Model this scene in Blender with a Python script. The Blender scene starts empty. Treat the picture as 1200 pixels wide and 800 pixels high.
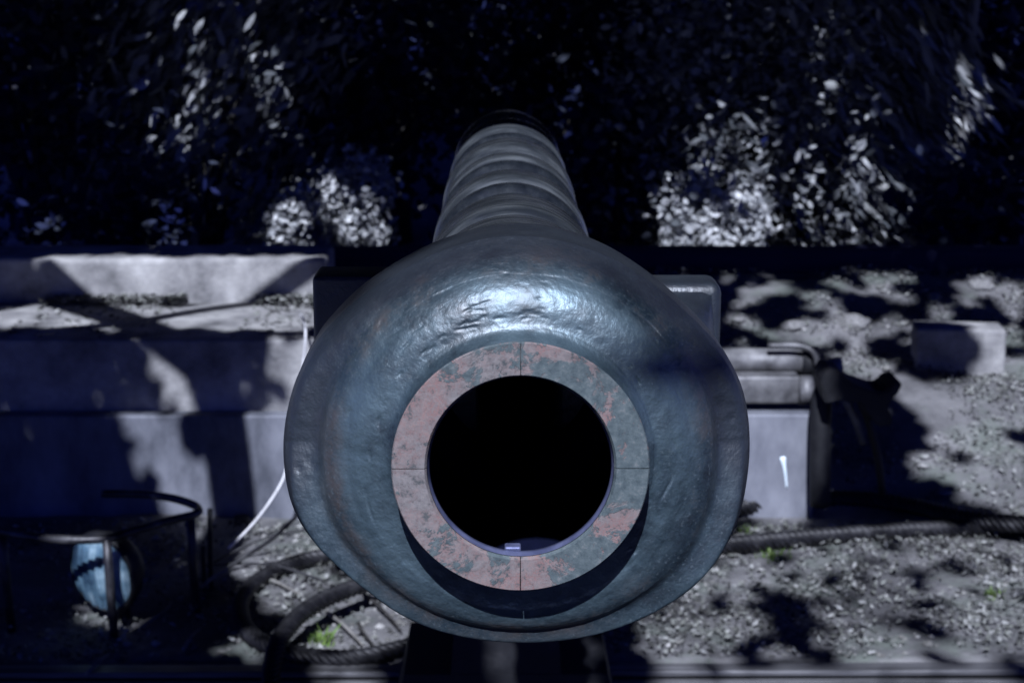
import bpy, bmesh, math, random
import numpy as np
from mathutils import Vector, Matrix, Quaternion

random.seed(7)
rng = np.random.default_rng(7)
R = math.radians
PI = math.pi

# ------------------------------------------------------------------ camera
scene = bpy.context.scene
COL = scene.collection
FPX = 2000.0                                  # focal length for a 1200 px wide picture
PITCH, YAW = R(12.41), R(0.43)
CAMP = Vector((0, 0, 1.75))
cam_data = bpy.data.cameras.new('camera')
cam_data.sensor_width = 36.0
cam_data.lens = 36.0 * FPX / 1200.0
cam_data.clip_start = 0.05
cam_data.clip_end = 500
cam_data.dof.use_dof = True
cam_data.dof.focus_distance = 1.30
cam_data.dof.aperture_fstop = 15.5
cam = bpy.data.objects.new('camera', cam_data)
cam.location = CAMP
cam.rotation_euler = (PI / 2 - PITCH, 0, -YAW)
COL.objects.link(cam)
scene.camera = cam

# ------------------------------------------------------------------ light
SUN_EL, SUN_AZ = R(46), R(-5)                # azimuth from straight behind the camera, minus = left
SUN = Vector((math.sin(SUN_AZ) * math.cos(SUN_EL), -math.cos(SUN_AZ) * math.cos(SUN_EL), math.sin(SUN_EL)))
world = bpy.data.worlds.new('World')
scene.world = world
world.use_nodes = True
wn, wl = world.node_tree.nodes, world.node_tree.links
bg = wn['Background']
sky = wn.new('ShaderNodeTexSky')
sky.sky_type = 'NISHITA'
sky.sun_disc = False
sky.sun_elevation = SUN_EL
sky.sun_rotation = math.atan2(SUN.x, SUN.y)
sky.air_density = 1.0
sky.ozone_density = 4.0
tint = wn.new('ShaderNodeMix'); tint.data_type = 'RGBA'; tint.blend_type = 'MULTIPLY'
tint.inputs[0].default_value = 1.0
tint.inputs[7].default_value = (0.085, 0.15, 1.0, 1)
wl.new(sky.outputs[0], tint.inputs[6])
wl.new(tint.outputs[2], bg.inputs['Color'])
bg.inputs['Strength'].default_value = 0.05

sun_data = bpy.data.lights.new('sun', 'SUN')
sun_data.energy = 5.0
sun_data.angle = R(0.6)
sun_data.color = (0.81, 0.86, 1.0)
sun = bpy.data.objects.new('sun', sun_data)
sun.location = (0, 0, 20)
sun.rotation_euler = SUN.to_track_quat('Z', 'Y').to_euler()
COL.objects.link(sun)

vs = scene.view_settings
vs.view_transform = 'Standard'
vs.look = 'None'
vs.exposure = 0.68
vs.gamma = 1.0
vs.use_curve_mapping = False
scene.cycles.max_bounces = 5
scene.cycles.diffuse_bounces = 2
scene.cycles.use_denoising = True

# ------------------------------------------------------------------ helpers
CR = cam.rotation_euler.to_matrix()

def ray(px, py):
    return CR @ Vector(((px - 600) / FPX, -(py - 400) / FPX, -1))

def at(px, py, Y):                            # a point of the photograph at distance Y
    d = ray(px, py)
    return CAMP + d * (Y / d.y)

def atz(px, py, z):                           # a point of the photograph at height z
    d = ray(px, py)
    return CAMP + d * ((z - CAMP.z) / d.z)

def tag(o, label=None, cat=None, group=None, kind=None):
    if label: o['label'] = label
    if cat: o['category'] = cat
    if group: o['group'] = group
    if kind: o['kind'] = kind
    return o

def empty(name, loc=(0, 0, 0)):
    o = bpy.data.objects.new(name, None)
    o.location = loc
    COL.objects.link(o)
    return o

def mesh_obj(name, verts, faces, mat=None, parent=None, smooth=False):
    me = bpy.data.meshes.new(name)
    me.from_pydata([tuple(v) for v in verts], [], [tuple(f) for f in faces])
    me.update()
    if smooth:
        me.polygons.foreach_set('use_smooth', [True] * len(me.polygons))
    if mat: me.materials.append(mat)
    o = bpy.data.objects.new(name, me)
    COL.objects.link(o)
    if parent:
        o.parent = parent
        o.location = -Vector(parent.location) if parent.parent is None else (0, 0, 0)
    return o

def bm_obj(name, bm, mat=None, parent=None, smooth=False):
    me = bpy.data.meshes.new(name)
    bm.normal_update()
    bm.to_mesh(me); bm.free()
    if smooth:
        me.polygons.foreach_set('use_smooth', [True] * len(me.polygons))
    if mat: me.materials.append(mat)
    o = bpy.data.objects.new(name, me)
    COL.objects.link(o)
    if parent:
        o.parent = parent
        o.location = -Vector(parent.location) if parent.parent is None else (0, 0, 0)
    return o

def quads_mesh(name, V, nper, mat, parent=None):
    """V: (n, nper, 3) polygons"""
    n = V.shape[0]
    me = bpy.data.meshes.new(name)
    me.vertices.add(n * nper)
    me.vertices.foreach_set('co', V.reshape(-1).astype(np.float32))
    me.loops.add(n * nper)
    me.loops.foreach_set('vertex_index', np.arange(n * nper, dtype=np.int32))
    me.polygons.add(n)
    me.polygons.foreach_set('loop_start', np.arange(0, n * nper, nper, dtype=np.int32))
    me.update(calc_edges=True)
    me.materials.append(mat)
    o = bpy.data.objects.new(name, me)
    COL.objects.link(o)
    if parent:
        o.parent = parent
        o.location = -Vector(parent.location) if parent.parent is None else (0, 0, 0)
    return o

def box_bm(bm, lo, hi, bevel=0.0, seg=2):
    lo, hi = Vector(lo), Vector(hi)
    r = bmesh.ops.create_cube(bm, size=1.0)
    for v in r['verts']:
        v.co = Vector(((v.co.x + .5) * (hi.x - lo.x) + lo.x, (v.co.y + .5) * (hi.y - lo.y) + lo.y, (v.co.z + .5) * (hi.z - lo.z) + lo.z))
    if bevel > 0:
        es = list({e for v in r['verts'] for e in v.link_edges})
        bmesh.ops.bevel(bm, geom=es, offset=bevel, segments=seg, affect='EDGES', profile=.5)
    return bm

def smooth_path(pts, n):
    """Catmull-Rom through pts"""
    P = [Vector(p) for p in pts]
    P = [P[0] * 2 - P[1]] + P + [P[-1] * 2 - P[-2]]
    out = []
    segs = len(P) - 3
    for i in range(segs):
        m = max(2, n // segs)
        for k in range(m):
            t = k / m
            a, b, c, d = P[i], P[i + 1], P[i + 2], P[i + 3]
            out.append(.5 * ((2 * b) + (c - a) * t + (2 * a - 5 * b + 4 * c - d) * t * t + (3 * b - a - 3 * c + d) * t ** 3))
    out.append(P[-2])
    return out

def tube(path, rad, seg=10, strands=0, twist=0.0, depth=.2):
    """verts, faces of a capped tube; rad is a number or list; strands > 0 lays helical rope ridges"""
    n = len(path)
    rads = rad if hasattr(rad, '__len__') else [rad] * n
    V, F = [], []
    t0 = (path[1] - path[0]).normalized()
    up = Vector((0, 0, 1)) if abs(t0.z) < .9 else Vector((1, 0, 0))
    nrm = t0.cross(up).normalized()
    L = 0
    for i, p in enumerate(path):
        t = (path[min(i + 1, n - 1)] - path[max(i - 1, 0)]).normalized()
        nrm = (nrm - t * nrm.dot(t)).normalized()
        b = t.cross(nrm)
        if i: L += (p - path[i - 1]).length
        for k in range(seg):
            a = 2 * PI * k / seg
            r = rads[i]
            if strands:
                r *= 1 - depth + depth * abs(math.cos(strands / 2 * (a - twist * L))) * 1.4
            V.append(p + (nrm * math.cos(a) + b * math.sin(a)) * r)
    for i in range(n - 1):
        for k in range(seg):
            k2 = (k + 1) % seg
            F.append((i * seg + k, i * seg + k2, (i + 1) * seg + k2, (i + 1) * seg + k))
    F.append(tuple(range(seg))[::-1])
    F.append(tuple((n - 1) * seg + k for k in range(seg)))
    return V, F

def tube_obj(name, path, rad, mat, parent=None, seg=10, **k):
    V, F = tube([Vector(p) for p in path], rad, seg, **k)
    return mesh_obj(name, V, F, mat, parent, True)

def lathe(profile, center, seg=96, warp=None, ang0=0.0, ang1=2 * PI):
    """profile [(y, r)] about the gun axis through center (x, y0, z)"""
    full = abs(ang1 - ang0 - 2 * PI) < 1e-6
    cnt = seg if full else seg + 1
    V, F = [], []
    for (y, r) in profile:
        for k in range(cnt):
            a = ang0 + (ang1 - ang0) * k / seg
            rr, yy = (r, y) if warp is None else warp(a, r, y)
            V.append((center[0] + rr * math.cos(a), center[1] + yy, center[2] + rr * math.sin(a)))
    m = len(profile)
    for i in range(m - 1):
        for k in range(seg):
            k2 = (k + 1) % cnt
            F.append((i * cnt + k, i * cnt + k2, (i + 1) * cnt + k2, (i + 1) * cnt + k))
    return V, F

# ------------------------------------------------------------------ materials
def new_mat(name):
    m = bpy.data.materials.new(name)
    m.use_nodes = True
    return m, m.node_tree.nodes, m.node_tree.links, m.node_tree.nodes['Principled BSDF']

def ramp(n, stops):
    r = n.new('ShaderNodeValToRGB')
    el = r.color_ramp.elements
    while len(el) > 1: el.remove(el[-1])
    for i, (p, c) in enumerate(stops):
        e = el[0] if i == 0 else el.new(p)
        e.position = p
        e.color = (c[0], c[1], c[2], 1)
    return r

def noisy(name, stops, scale=6, detail=8, rough=.7, rough_var=.15, bump=.3, bump_scale=40, metallic=0.0, dist=0.01, spec=.4, stretch=None, island=0.0):
    m, n, l, p = new_mat(name)
    tc = n.new('ShaderNodeTexCoord')
    mp = n.new('ShaderNodeMapping')
    if stretch: mp.inputs['Scale'].default_value = stretch
    l.new(tc.outputs['Object'], mp.inputs[0])
    a = n.new('ShaderNodeTexNoise'); a.inputs['Scale'].default_value = scale; a.inputs['Detail'].default_value = detail
    a.inputs['Roughness'].default_value = .62
    l.new(mp.outputs[0], a.inputs['Vector'])
    r = ramp(n, stops)
    fac = a.outputs[0]
    if island:
        g = n.new('ShaderNodeNewGeometry')
        mx = n.new('ShaderNodeMix'); mx.data_type = 'FLOAT'; mx.inputs[0].default_value = island
        l.new(a.outputs[0], mx.inputs[2]); l.new(g.outputs['Random Per Island'], mx.inputs[3])
        fac = mx.outputs[0]
    l.new(fac, r.inputs[0])
    l.new(r.outputs[0], p.inputs['Base Color'])
    rm = n.new('ShaderNodeMapRange')
    rm.inputs[3].default_value = rough - rough_var; rm.inputs[4].default_value = min(1, rough + rough_var)
    l.new(a.outputs[0], rm.inputs[0]); l.new(rm.outputs[0], p.inputs['Roughness'])
    p.inputs['Metallic'].default_value = metallic
    p.inputs['Specular IOR Level'].default_value = spec
    if bump:
        b = n.new('ShaderNodeTexNoise'); b.inputs['Scale'].default_value = bump_scale; b.inputs['Detail'].default_value = 6
        l.new(mp.outputs[0], b.inputs['Vector'])
        bp = n.new('ShaderNodeBump'); bp.inputs['Strength'].default_value = bump; bp.inputs['Distance'].default_value = dist
        l.new(b.outputs[0], bp.inputs['Height']); l.new(bp.outputs[0], p.inputs['Normal'])
    return m

GUN_Y = 1.077
GUN = at(610, 549, GUN_Y)                     # centre of the muzzle face; the axis runs along +Y

def gun_paint():
    """worn dark teal paint on cast steel, a rusty ring where the dome meets the flange"""
    m, n, l, p = new_mat('worn_teal_gun_paint')
    tc = n.new('ShaderNodeTexCoord')
    sub = n.new('ShaderNodeVectorMath'); sub.operation = 'SUBTRACT'; sub.inputs[1].default_value = GUN
    l.new(tc.outputs['Object'], sub.inputs[0])
    sx = n.new('ShaderNodeSeparateXYZ'); l.new(sub.outputs[0], sx.inputs[0])
    cx = n.new('ShaderNodeCombineXYZ'); l.new(sx.outputs[0], cx.inputs[0]); l.new(sx.outputs[2], cx.inputs[2])
    ln = n.new('ShaderNodeVectorMath'); ln.operation = 'LENGTH'; l.new(cx.outputs[0], ln.inputs[0])
    a = n.new('ShaderNodeTexNoise'); a.inputs['Scale'].default_value = 20; a.inputs['Detail'].default_value = 12; a.inputs['Roughness'].default_value = .78
    l.new(tc.outputs['Object'], a.inputs['Vector'])
    base = ramp(n, [(.34, (.003, .006, .013)), (.43, (.009, .019, .030)), (.51, (.020, .038, .053)), (.60, (.038, .063, .080)), (.72, (.12, .155, .18))])
    l.new(a.outputs[0], base.inputs[0])
    # rust band
    nz = n.new('ShaderNodeTexNoise'); nz.inputs['Scale'].default_value = 22; nz.inputs['Detail'].default_value = 7
    l.new(tc.outputs['Object'], nz.inputs['Vector'])
    off = n.new('ShaderNodeMath'); off.operation = 'MULTIPLY_ADD'; off.inputs[1].default_value = .022; l.new(nz.outputs[0], off.inputs[0]); l.new(ln.outputs['Value'], off.inputs[2])
    band = ramp(n, [(.126, (0, 0, 0)), (.134, (1, 1, 1)), (.140, (1, 1, 1)), (.156, (0, 0, 0))])
    l.new(off.outputs[0], band.inputs[0])
    pat = ramp(n, [(.47, (0, 0, 0)), (.60, (.9, .9, .9))]); l.new(a.outputs[0], pat.inputs[0])
    mul = n.new('ShaderNodeMath'); mul.operation = 'MULTIPLY'; l.new(band.outputs[0], mul.inputs[0]); l.new(pat.outputs[0], mul.inputs[1])
    mix = n.new('ShaderNodeMix'); mix.data_type = 'RGBA'; l.new(mul.outputs[0], mix.inputs[0]); l.new(base.outputs[0], mix.inputs[6])
    mix.inputs[7].default_value = (.055, .042, .040, 1)
    # fine pale scuffs
    sc = n.new('ShaderNodeTexNoise'); sc.inputs['Scale'].default_value = 380; sc.inputs['Detail'].default_value = 4
    l.new(tc.outputs['Object'], sc.inputs['Vector'])
    sr = ramp(n, [(.60, (0, 0, 0)), (.70, (.35, .35, .35))]); l.new(sc.outputs[0], sr.inputs[0])
    mix2 = n.new('ShaderNodeMix'); mix2.data_type = 'RGBA'; l.new(sr.outputs[0], mix2.inputs[0]); l.new(mix.outputs[2], mix2.inputs[6])
    mix2.inputs[7].default_value = (.13, .165, .19, 1)
    wn_ = n.new('ShaderNodeTexNoise'); wn_.inputs['Scale'].default_value = 9; wn_.inputs['Detail'].default_value = 10; wn_.inputs['Roughness'].default_value = .7
    l.new(tc.outputs['Object'], wn_.inputs['Vector'])
    wb = ramp(n, [(.080, (.2, .2, .2)), (.086, (1, 1, 1)), (.118, (1, 1, 1)), (.127, (.1, .1, .1)), (.150, (.2, .2, .2))])
    l.new(ln.outputs['Value'], wb.inputs[0])
    wp = ramp(n, [(.40, (0, 0, 0)), (.62, (1, 1, 1))]); l.new(wn_.outputs[0], wp.inputs[0])
    wm = n.new('ShaderNodeMath'); wm.operation = 'MULTIPLY'; l.new(wb.outputs[0], wm.inputs[0]); l.new(wp.outputs[0], wm.inputs[1])
    mix3 = n.new('ShaderNodeMix'); mix3.data_type = 'RGBA'; l.new(wm.outputs[0], mix3.inputs[0]); l.new(mix2.outputs[2], mix3.inputs[6])
    mix3.inputs[7].default_value = (.125, .19, .232, 1)  # paler steel band painted where the dome should catch its highlight, broken by wear noise
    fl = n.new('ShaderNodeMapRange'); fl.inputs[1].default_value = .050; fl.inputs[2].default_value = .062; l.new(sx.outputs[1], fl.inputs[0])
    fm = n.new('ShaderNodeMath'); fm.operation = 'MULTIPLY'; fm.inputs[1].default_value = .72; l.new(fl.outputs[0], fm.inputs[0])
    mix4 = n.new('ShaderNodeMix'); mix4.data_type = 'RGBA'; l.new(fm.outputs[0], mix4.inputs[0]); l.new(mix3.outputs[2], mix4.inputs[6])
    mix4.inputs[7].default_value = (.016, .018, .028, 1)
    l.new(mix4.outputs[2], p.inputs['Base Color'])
    me_ = n.new('ShaderNodeMapRange'); me_.inputs[3].default_value = .35; me_.inputs[4].default_value = .70
    l.new(wm.outputs[0], me_.inputs[0]); l.new(me_.outputs[0], p.inputs['Metallic'])
    rr = n.new('ShaderNodeMapRange'); rr.inputs[3].default_value = .30; rr.inputs[4].default_value = .60
    l.new(nz.outputs[0], rr.inputs[0]); l.new(rr.outputs[0], p.inputs['Roughness'])
    p.inputs['Specular IOR Level'].default_value = .9
    p.inputs['Coat Weight'].default_value = .55
    p.inputs['Coat Roughness'].default_value = .46
    # cast relief
    b1 = n.new('ShaderNodeTexNoise'); b1.inputs['Scale'].default_value = 120; b1.inputs['Detail'].default_value = 5
    b2 = n.new('ShaderNodeTexNoise'); b2.inputs['Scale'].default_value = 420; b2.inputs['Detail'].default_value = 3
    for b in (b1, b2): l.new(tc.outputs['Object'], b.inputs['Vector'])
    ad = n.new('ShaderNodeMath'); ad.operation = 'MULTIPLY_ADD'; ad.inputs[1].default_value = .35
    l.new(b2.outputs[0], ad.inputs[0]); l.new(b1.outputs[0], ad.inputs[2])
    bp = n.new('ShaderNodeBump'); bp.inputs['Strength'].default_value = .55; bp.inputs['Distance'].default_value = .0018
    l.new(ad.outputs[0], bp.inputs['Height']); l.new(bp.outputs[0], p.inputs['Normal'])
    return m

def ring_paint():
    """chipped grey teal paint over pink primer"""
    m, n, l, p = new_mat('chipped_pink_primer')
    tc = n.new('ShaderNodeTexCoord')
    mp = n.new('ShaderNodeMapping'); mp.inputs['Location'].default_value = (3.1, 0, 1.7)
    l.new(tc.outputs['Object'], mp.inputs[0])
    a = n.new('ShaderNodeTexNoise'); a.inputs['Scale'].default_value = 30; a.inputs['Detail'].default_value = 12; a.inputs['Roughness'].default_value = .72; a.inputs['Distortion'].default_value = .6
    l.new(mp.outputs[0], a.inputs['Vector'])
    sx = n.new('ShaderNodeSeparateXYZ'); l.new(tc.outputs['Object'], sx.inputs[0])
    gx = n.new('ShaderNodeMath'); gx.operation = 'MULTIPLY_ADD'; gx.inputs[1].default_value = 1.2; gx.inputs[2].default_value = -GUN.x * 1.2 + .01
    l.new(sx.outputs[0], gx.inputs[0])
    sm = n.new('ShaderNodeMath'); sm.operation = 'SUBTRACT'; l.new(a.outputs[0], sm.inputs[0]); l.new(gx.outputs[0], sm.inputs[1])
    r = ramp(n, [(.474, (0, 0, 0)), (.500, (1, 1, 1))]); l.new(sm.outputs[0], r.inputs[0])
    b = n.new('ShaderNodeTexNoise'); b.inputs['Scale'].default_value = 130; b.inputs['Detail'].default_value = 10; b.inputs['Roughness'].default_value = .75
    l.new(mp.outputs[0], b.inputs['Vector'])
    pink = ramp(n, [(.36, (.055, .06, .065)), (.41, (.09, .09, .095)), (.46, (.22, .12, .115)), (.51, (.15, .125, .128)), (.56, (.21, .15, .148)), (.60, (.20, .115, .11)), (.66, (.10, .105, .11))]); l.new(b.outputs[0], pink.inputs[0])
    c3 = n.new('ShaderNodeTexNoise'); c3.inputs['Scale'].default_value = 17; c3.inputs['Detail'].default_value = 9; c3.inputs['Roughness'].default_value = .75
    l.new(tc.outputs['Object'], c3.inputs['Vector'])
    c3r = ramp(n, [(.42, (0, 0, 0)), (.56, (.85, .85, .85))]); l.new(c3.outputs[0], c3r.inputs[0])
    gm = n.new('ShaderNodeMix'); gm.data_type = 'RGBA'; l.new(c3r.outputs[0], gm.inputs[0]); l.new(pink.outputs[0], gm.inputs[6])
    gry = ramp(n, [(.38, (.05, .055, .06)), (.48, (.135, .13, .135)), (.62, (.19, .18, .185))]); l.new(b.outputs[0], gry.inputs[0])
    l.new(gry.outputs[0], gm.inputs[7])
    grey = ramp(n, [(.38, (.040, .058, .068)), (.55, (.078, .102, .112)), (.68, (.16, .165, .17))]); l.new(b.outputs[0], grey.inputs[0])
    mix = n.new('ShaderNodeMix'); mix.data_type = 'RGBA'; l.new(r.outputs[0], mix.inputs[0]); l.new(grey.outputs[0], mix.inputs[6]); l.new(gm.outputs[2], mix.inputs[7])
    l.new(mix.outputs[2], p.inputs['Base Color'])
    p.inputs['Roughness'].default_value = .72
    bp = n.new('ShaderNodeBump'); bp.inputs['Strength'].default_value = .5; bp.inputs['Distance'].default_value = .0014
    ad = n.new('ShaderNodeMath'); ad.operation = 'MULTIPLY_ADD'; ad.inputs[1].default_value = -.6; l.new(r.outputs[0], ad.inputs[0]); l.new(b.outputs[0], ad.inputs[2])
    l.new(ad.outputs[0], bp.inputs['Height']); l.new(bp.outputs[0], p.inputs['Normal'])
    return m

M = {}
M['gun'] = gun_paint()
M['ring'] = ring_paint()
M['reflection_band'] = noisy('pale_reflection_steel', [(.35, (.030, .036, .045)), (.5, (.070, .080, .092)), (.66, (.15, .165, .18))], 50, detail=8, rough=.27, rough_var=.05, bump=0, metallic=.55, spec=1.0, stretch=(.3, 3, .3))  # pale tone for the bright reflection bands along the barrel
M['barrel'] = noisy('dark_reflection_barrel', [(.35, (.014, .018, .026)), (.55, (.028, .034, .044)), (.7, (.05, .058, .068))], 60, detail=8, rough=.27, rough_var=.05, bump=.06, bump_scale=90, dist=.002, metallic=.5, spec=1.0)  # dark tone for the dark reflections between the bright bands
M['bore'] = noisy('shade_black_bore', [(.4, (.002, .003, .010)), (.7, (.003, .004, .016))], 40, rough=.95, rough_var=.03, bump=.1, spec=.05)  # deep shade of the bore put into its colour
M['lip'] = noisy('bore_lip_steel', [(.4, (.10, .115, .22)), (.7, (.20, .22, .38))], 50, rough=.45, metallic=.5, bump=.1)
M['concrete'] = noisy('weathered_concrete', [(.32, (.09, .09, .095)), (.44, (.19, .188, .195)), (.56, (.29, .287, .29)), (.70, (.42, .415, .42))], 6, detail=14, rough=.9, rough_var=.06, bump=.45, bump_scale=70, dist=.006)
M['plate'] = noisy('dusty_blue_steel', [(.35, (.07, .076, .095)), (.5, (.15, .158, .19)), (.68, (.24, .25, .29))], 5, detail=12, rough=.62, rough_var=.15, bump=.15, bump_scale=30, metallic=.15, stretch=(1, 1, .5))
M['dark_steel'] = noisy('dark_painted_steel', [(.35, (.004, .0045, .007)), (.6, (.012, .0125, .016)), (.75, (.035, .035, .038))], 12, rough=.6, bump=.25, bump_scale=60, dist=.003, metallic=.2)
M['grey_steel'] = noisy('scuffed_grey_steel', [(.35, (.05, .05, .055)), (.5, (.13, .13, .14)), (.68, (.25, .25, .26))], 9, rough=.55, bump=.3, bump_scale=60, dist=.004, metallic=.3)
M['rail'] = noisy('bare_rail_steel', [(.35, (.06, .06, .065)), (.55, (.15, .15, .16)), (.7, (.28, .28, .30))], 7, rough=.5, bump=.15, metallic=.4, stretch=(.2, 4, 4))
M['rope'] = noisy('greasy_wire_rope', [(.35, (.008, .008, .010)), (.55, (.02, .02, .024)), (.72, (.05, .05, .055))], 30, rough=.5, bump=.3, bump_scale=150, dist=.002, metallic=.4)
M['wire_pale'] = noisy('pale_wire', [(.3, (.5, .5, .52)), (.7, (.75, .75, .78))], 30, rough=.5, bump=0)
M['wire_dark'] = noisy('dark_wire', [(.3, (.015, .015, .018)), (.7, (.04, .04, .045))], 30, rough=.6, bump=0)
M['wood'] = noisy('navy_shade_beam_wood', [(.35, (.003, .004, .03)), (.7, (.010, .011, .05))], 6, rough=.9, bump=.5, stretch=(.3, 6, 6))  # navy of the shadows put into the wood colour
M['bark'] = noisy('dark_bark', [(.35, (.015, .014, .014)), (.6, (.045, .042, .042)), (.75, (.09, .088, .09))], 8, rough=.9, bump=.8, bump_scale=22, dist=.02, stretch=(3, 3, .5))
M['bark_pale'] = noisy('pale_bark', [(.35, (.06, .06, .062)), (.6, (.16, .16, .165))], 8, rough=.9, bump=.8, bump_scale=22, dist=.02, stretch=(3, 3, .5))
M['leaf'] = noisy('shaded_tone_leaf', spec=.15, stops=[(.25, (.004, .007, .045)), (.5, (.010, .015, .055)), (.8, (.034, .040, .060))], scale=4, rough=.75, bump=0, island=.7)  # shaded copy of the leaf, navy shadow tone put into its colour
M['leaf_sunlit'] = noisy('sunlit_tone_leaf', [(.25, (.07, .078, .088)), (.5, (.15, .157, .17)), (.8, (.27, .278, .295))], 4, rough=.42, bump=0, island=.7)  # sunlit copy of the leaf, sun brightness put into its colour
M['guard'] = noisy('worn_guard_steel', [(.35, (.015, .015, .02)), (.55, (.045, .045, .052)), (.7, (.11, .11, .12))], 18, rough=.42, bump=.3, bump_scale=90, dist=.002, metallic=.4)
M['leaf_sunfleck'] = noisy('sunfleck_tone_leaf', [(.25, (.22, .23, .25)), (.5, (.36, .37, .39)), (.8, (.5, .51, .53))], 4, rough=.45, bump=0, island=.7)  # brightest leaf copy, its colour stands in for sun flecks
M['leaf_green'] = noisy('fresh_green_blade', [(.25, (.05, .10, .02)), (.5, (.11, .19, .04)), (.8, (.19, .26, .08))], 4, rough=.55, bump=0, island=.7)
M['canopy'] = noisy('canopy_leaf', [(.25, (.012, .02, .012)), (.8, (.04, .06, .03))], 4, rough=.55, bump=0, island=.7)
M['litter'] = noisy('dry_leaf_litter', [(.2, (.028, .028, .028)), (.42, (.085, .088, .082)), (.62, (.155, .162, .15)), (.85, (.26, .262, .26))], 4, rough=.8, bump=0, island=.8)
M['gravel'] = noisy('grey_gravel', [(.2, (.09, .088, .086)), (.5, (.18, .178, .172)), (.85, (.31, .305, .305))], 6, rough=.85, bump=.3, island=.8)
M['stone'] = noisy('grey_stone', [(.3, (.10, .10, .10)), (.5, (.2, .198, .2)), (.7, (.34, .335, .34))], 7, rough=.88, bump=.6, bump_scale=35, dist=.01)
M['stone_pale'] = noisy('pale_stone', [(.3, (.30, .30, .31)), (.5, (.48, .48, .49)), (.7, (.62, .62, .63))], 7, rough=.88, bump=.5, bump_scale=25, dist=.01)
M['soil'] = noisy('dusty_soil', [(.30, (.032, .032, .036)), (.44, (.085, .084, .090)), (.56, (.145, .143, .150)), (.72, (.24, .237, .245))], 3.2, detail=12, rough=.93, rough_var=.05, bump=.7, bump_scale=45, dist=.012)
n_, l_ = M['soil'].node_tree.nodes, M['soil'].node_tree.links
p_ = n_['Principled BSDF']; src = p_.inputs['Base Color'].links[0].from_socket
tc_ = n_.new('ShaderNodeTexCoord'); mo = n_.new('ShaderNodeTexNoise'); mo.inputs['Scale'].default_value = 2.4; mo.inputs['Detail'].default_value = 12; mo.inputs['Roughness'].default_value = .7
l_.new(tc_.outputs['Object'], mo.inputs['Vector'])
mr = ramp(n_, [(.50, (0, 0, 0)), (.60, (.8, .8, .8))]); l_.new(mo.outputs[0], mr.inputs[0])
mm = n_.new('ShaderNodeMix'); mm.data_type = 'RGBA'; l_.new(mr.outputs[0], mm.inputs[0]); l_.new(src, mm.inputs[6]); mm.inputs[7].default_value = (.105, .122, .108, 1)
l_.new(mm.outputs[2], p_.inputs['Base Color'])
M['twig'] = noisy('grey_twig', [(.3, (.08, .075, .07)), (.7, (.26, .25, .24))], 20, rough=.85, bump=.2)
M['paint_drip'] = noisy('pale_blue_paint', [(.3, (.55, .68, .78)), (.7, (.75, .84, .9))], 30, rough=.4, bump=0)

def lens_glass():
    m, n, l, p = new_mat('ribbed_lamp_glass')
    p.inputs['Base Color'].default_value = (.52, .70, .82, 1)
    p.inputs['Roughness'].default_value = .16
    p.inputs['Transmission Weight'].default_value = .25
    p.inputs['IOR'].default_value = 1.5
    tc = n.new('ShaderNodeTexCoord')
    a = n.new('ShaderNodeTexNoise'); a.inputs['Scale'].default_value = 14; a.inputs['Detail'].default_value = 5
    l.new(tc.outputs['Object'], a.inputs['Vector'])
    r = ramp(n, [(.36, (.03, .06, .10)), (.52, (.10, .18, .25)), (.68, (.30, .42, .50))]); l.new(a.outputs[0], r.inputs[0])
    l.new(r.outputs[0], p.inputs['Base Color'])
    return m
M['lens'] = lens_glass()
M['reflector'] = noisy('lamp_reflector', [(.3, (.55, .62, .68)), (.7, (.8, .85, .9))], 30, rough=.25, rough_var=.08, bump=.05, metallic=.9)

# ------------------------------------------------------------------ the ground
Z_TOP1 = at(250, 487, 5.30).z                 # top of the low steel plate
Z_TOP2 = at(250, 399, 5.37).z                 # top of the concrete step
Y3 = atz(250, 354, Z_TOP2).y                  # where the next wall stands on it
Z_TOP3 = at(250, 303, Y3).z
Z_BEAM0, Z_BEAM1 = at(900, 318, 7.2).z, at(900, 294, 7.2).z
EDGE_Y = atz(900, 776, 0).y                   # front edge of the yard

def lerp_tab(tab, x):
    if x <= tab[0][0]: return tab[0][1]
    for (a, b), (c, d) in zip(tab, tab[1:]):
        if x <= c:
            t = (x - a) / (c - a); t = t * t * (3 - 2 * t)
            return b + (d - b) * t
    return tab[-1][1]

BANK = [(5.28, 0.0), (5.6, at(1100, 540, 5.6).z), (6.3, at(1100, 425, 6.3).z), (7.1, Z_BEAM0), (7.32, Z_BEAM0 - .02), (7.7, .15), (9, .0), (12, -.15), (14, .2), (22, 3.4), (40, 6), (200, 9)]
from mathutils import noise as mnoise

def ground_z(x, y):
    if y < EDGE_Y:
        z = -.30
    else:
        z = lerp_tab(BANK, y)
        if x < .55 and y < 7.2:                # behind the plate and the steps it stays low
            z *= max(0, min(1, (x - .1) / .45)) if y < 5.9 else 1
    k = 1 if EDGE_Y < y < 9 else .5
    z += k * .018 * mnoise.noise(Vector((x * 2.3, y * 2.3, 1.7))) + k * .007 * mnoise.noise(Vector((x * 9, y * 9, 4.2)))
    if y > 6.1 and y < 9: z += .03 * mnoise.noise(Vector((x * 4, y * 5, 8.2)))
    if y > 9: z += .25 * mnoise.noise(Vector((x * .5, y * .5, 3.3)))
    return z

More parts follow.
